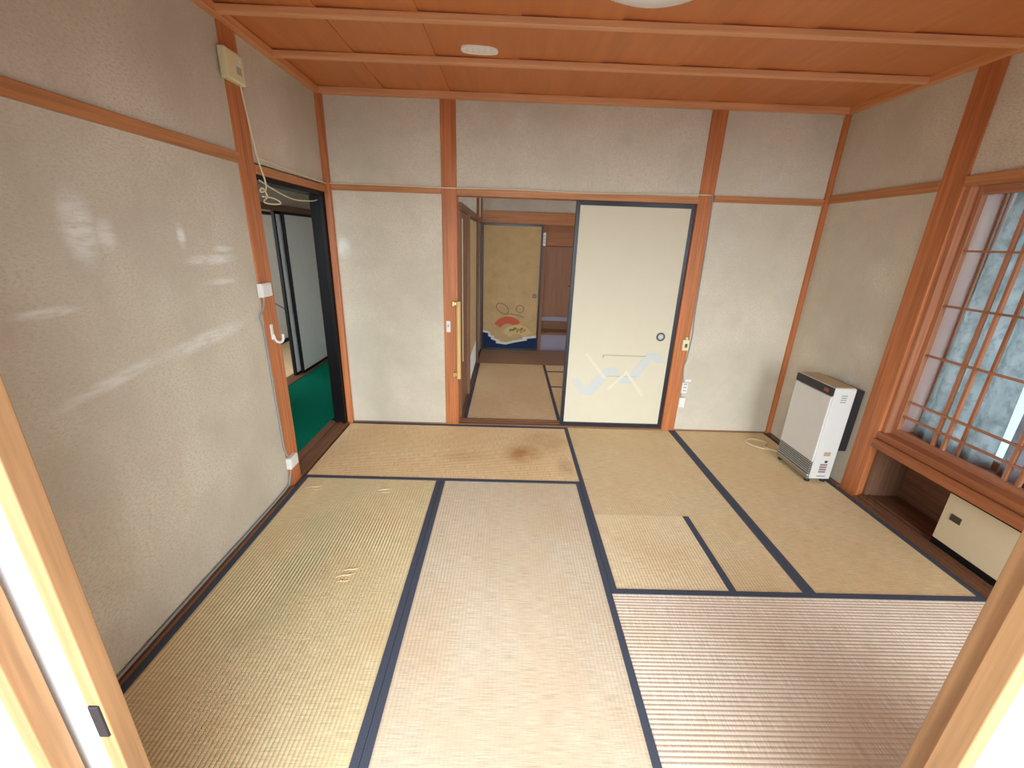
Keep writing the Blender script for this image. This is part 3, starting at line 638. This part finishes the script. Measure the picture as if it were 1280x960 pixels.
prn2('painted_rings', ell(1.21, .575, 0.095, 0.058, R(-35), 0.006) + ell(1.448, .575, 0.05, 0.05, 0, 0.005), (140, 124, 84))
prn2('painted_cord', [stroke((1.23,.50),(1.32,.505),.012), stroke((1.32,.505),(1.43,.49),.012), stroke((1.43,.49),(1.50,.46),.012)], (146, 132, 88), 0.0003)
b = NB(); ringd(b, (1.636, 5.169, .754), 0.014, 0.026, (0, -1, 0), 0.004, 16); obj('finger_pull', b, M['dkmetal'], d2)
# boarded door and step beside it
box('post', 1.710, 1.750, 5.17, 5.26, 0.0, 1.655, M['brown_z'], n2, 0.002)
tg = tag(box('paper_tag', 1.712, 1.746, 5.165, 5.171, 1.40, 1.560, M['white'], None), 'small white paper tag on the door frame of the far room', 'tag')
for k in range(3): box('printed_line', 1.724, 1.734, 5.1635, 5.1655, 1.43+k*0.04, 1.45+k*0.04, M['ink'], tg)
d8 = struct(empty('door_8', (2.2, 5.62, 0.40)), 'brown plywood door behind the entrance step', 'door')
box('upper_panel', 1.72, 2.75, 5.60, 5.63, 1.40, 1.90, M['ply_x'], d8); box('panel', 1.72, 2.75, 5.60, 5.63, 0.42, 1.388, M['ply'], d8); box('joint', 1.72, 2.75, 5.605, 5.62, 1.386, 1.402, M['old'], d8)
b = NB(); disc(b, (2.15, 5.60, 0.86), 0.012, (0, -1, 0), 0.03, 12); obj('knob', b, M['dkmetal'], d8)
M['lav'] = plain('lavender_board', (168, 160, 176), 0.6); 
st = tag(empty('entrance_step', (2.2, 5.45, 0.0)), 'wooden entrance step with pale lavender riser in front of the plywood door', 'step')
box('riser', 1.75, 2.74, 5.31, 5.655, -0.05, 0.205, M['lav'], st); box('tread', 1.75, 2.74, 5.29, 5.655, 0.206, 0.24, M['brown_x'], st, 0.003); box('kick_board', 1.75, 2.74, 5.56, 5.60, 0.24, 0.36, M['brown_x'], st); box('skirting', 1.75, 2.74, 5.55, 5.60, 0.36, 0.42, M['lav'], st)
b = NB(); bx(b, 0.8, 3.9, 5.66, 5.76, -0.1, 2.5)
struct(obj('wall_far', b, M['wall_n']), 'plaster wall closing the entrance behind the far door', 'wall')
for nm_, xa in (('wall_entrance_left', 1.60), ('wall_entrance_right', 2.76)): struct(box(nm_, xa, xa+0.10, 5.30, 5.66, -0.1, 2.5, M['wall_n']), 'plaster side wall of the entrance beside the step', 'wall')
struct(box('floor', 0.8, 3.9, 5.2, 5.7, -0.16, -0.05, M['sub']), 'floor under the entrance step', 'floor')
struct(box('ceiling', 0.7, 3.9, 2.74, 5.76, H, H+0.06, M['ply_x']), 'wooden ceiling of the next room', 'ceiling')
b = NB(); bx(b, 3.52, 3.62, 2.74, 3.0, -0.05, H); bx(b, 3.52, 3.62, 4.7, 5.66, -0.05, H); bx(b, 3.52, 3.62, 3.0, 4.7, -0.05, 0.4); bx(b, 3.52, 3.62, 3.0, 4.7, 2.1, H)  # gap in the wall is added, out of view, to let sky light in
struct(obj('wall_next_right', b, M['wall_n']), 'plaster wall of the next room with an added unseen opening for sky light', 'wall')

# ------------------------------------------------------------------ hallway behind the left door
struct(box('floor', -3.1, -0.10, -0.1, 5.6, -0.16, -0.05, M['sub']), 'wooden subfloor of the hallway and side room', 'floor')
tag(box('carpet', -0.884, -0.147, 0.02, 4.64, -0.049, 0.003, M['carpet']), 'dark green carpet covering the hallway floor', 'carpet')
b = NB(); bx(b, -1.02, -0.93, 0.0, 4.66, 1.70, 2.45); bx(b, -1.02, -0.93, 0.0, 2.75, -0.05, 1.70)
hw = struct(obj('wall_hall', b, M['wall_h']), 'dim grey plaster wall across the hallway above the sliding doors', 'wall')
struct(box('wall_hall_end', -0.93, -0.10, 4.66, 4.76, -0.05, 2.45, M['wall_h']), 'dim plaster wall at the end of the hallway', 'wall')
box('lintel', -1.02, -0.90, 2.75, 4.66, 1.645, 1.70, M['brown_y'], hw); box('threshold', -1.03, -0.886, 2.75, 4.66, -0.04, 0.010, M['brown_y'], hw, 0.002)
box('corner_post', -0.96, -0.88, 4.60, 4.66, 0.0, 2.4, M['brown_z'], hw); pass
struct(box('ceiling', -3.1, -0.10, -0.1, 5.6, 2.38, 2.45, M['ply_x']), 'wooden ceiling of the hallway', 'ceiling')
struct(box('wall_hall_right', -0.10, 0.80, 2.75, 5.6, -0.05, 2.45, M['wall_h']), 'plaster wall of the hallway behind the corner', 'wall')
def fusuma_yz(name, x0, x1, y0, y1, z0, z1, paper, label):
    e = struct(empty(name, ((x0+x1)/2, (y0+y1)/2, z0)), label, 'sliding door'); f_ = 0.026
    box('panel', x0+0.004, x1-0.004, y0+f_, y1-f_, z0+f_, z1-f_, paper, e)
    box('stile', x0, x1, y0, y0+f_, z0, z1, M['black'], e, 0.002); box('stile', x0, x1, y1-f_, y1, z0, z1, M['black'], e, 0.002)
    box('rail', x0, x1, y0+f_, y1-f_, z0, z0+f_, M['black'], e); box('rail', x0, x1, y0+f_, y1-f_, z1-f_, z1, M['black'], e)
    return e
d9 = fusuma_yz('door_9', -0.945, -0.918, 3.83, 4.598, 0.010, 1.645, M['dim'], 'grey white sliding door with black frame and square pull across the hallway')
box('finger_pull', -0.9215, -0.918, 4.49, 4.54, 0.68, 0.75, M['black'], d9, 0.002)
fusuma_yz('door_10', -0.985, -0.955, 3.74, 4.56, 0.010, 1.645, M['dim'], 'sliding door stacked behind the one with the square pull across the hallway')
fusuma_yz('door_11', -0.985, -0.955, 2.76, 3.16, 0.010, 1.645, M['dim'], 'sliding door at the hidden end of the hallway opening')
# side room beyond the hallway
mS = mm('tatami_straw_side', (210, 186, 146), 'x', 2.8)
tatami([(-1.80, -1.035, 2.8, 5.3)], 'x', [(-1.80, -1.035, 2.8-HW, 2.8), (-1.80, -1.035, 5.3, 5.3+HW)], 'pale tatami mat in the side room beyond the hallway', mS, 2.8)
sf = struct(empty('door_12', (-1.835, 4.7, 0.0)), 'white sliding doors with grey mountain painting in the side room', 'sliding door')
box('panel', -1.85, -1.825, 3.9, 5.5, 0.05, 1.66, M['dim'], sf); box('rail', -1.85, -1.815, 3.9, 5.5, 0.0, 0.05, M['black'], sf); box('rail', -1.85, -1.815, 3.9, 5.5, 1.66, 1.70, M['black'], sf)
b = NB()
for k, (ya, za, yb, zb) in enumerate(((4.3,.38,4.6,.50),(4.6,.50,4.8,.42),(4.8,.42,5.05,.58),(5.05,.58,5.35,.44),(4.5,.34,4.9,.36))):
    v = [b.verts.new((-1.8235, y, z)) for y, z in ((ya, za-0.012), (yb, zb-0.012), (yb, zb+0.012), (ya, za+0.012))]; u = [b.verts.new(q.co-Vector((0.002, 0, 0))) for q in v]
    b.faces.new(v); b.faces.new(u[::-1])
    for i in range(4): b.faces.new((v[i], v[(i+1)%4], u[(i+1)%4], u[i]))
obj('painted_mountain', b, M['grey'], sf)
b = NB(); bx(b, -3.1, -1.02, 5.5, 5.6, -0.05, 2.45); bx(b, -1.02, -0.93, 4.66, 5.6, -0.05, 2.45); bx(b, -1.88, -1.80, 3.9, 5.5, 1.70, 2.45)
struct(obj('wall_side_room', b, M['wall_n']), 'plaster walls of the bright side room beyond the hallway', 'wall')
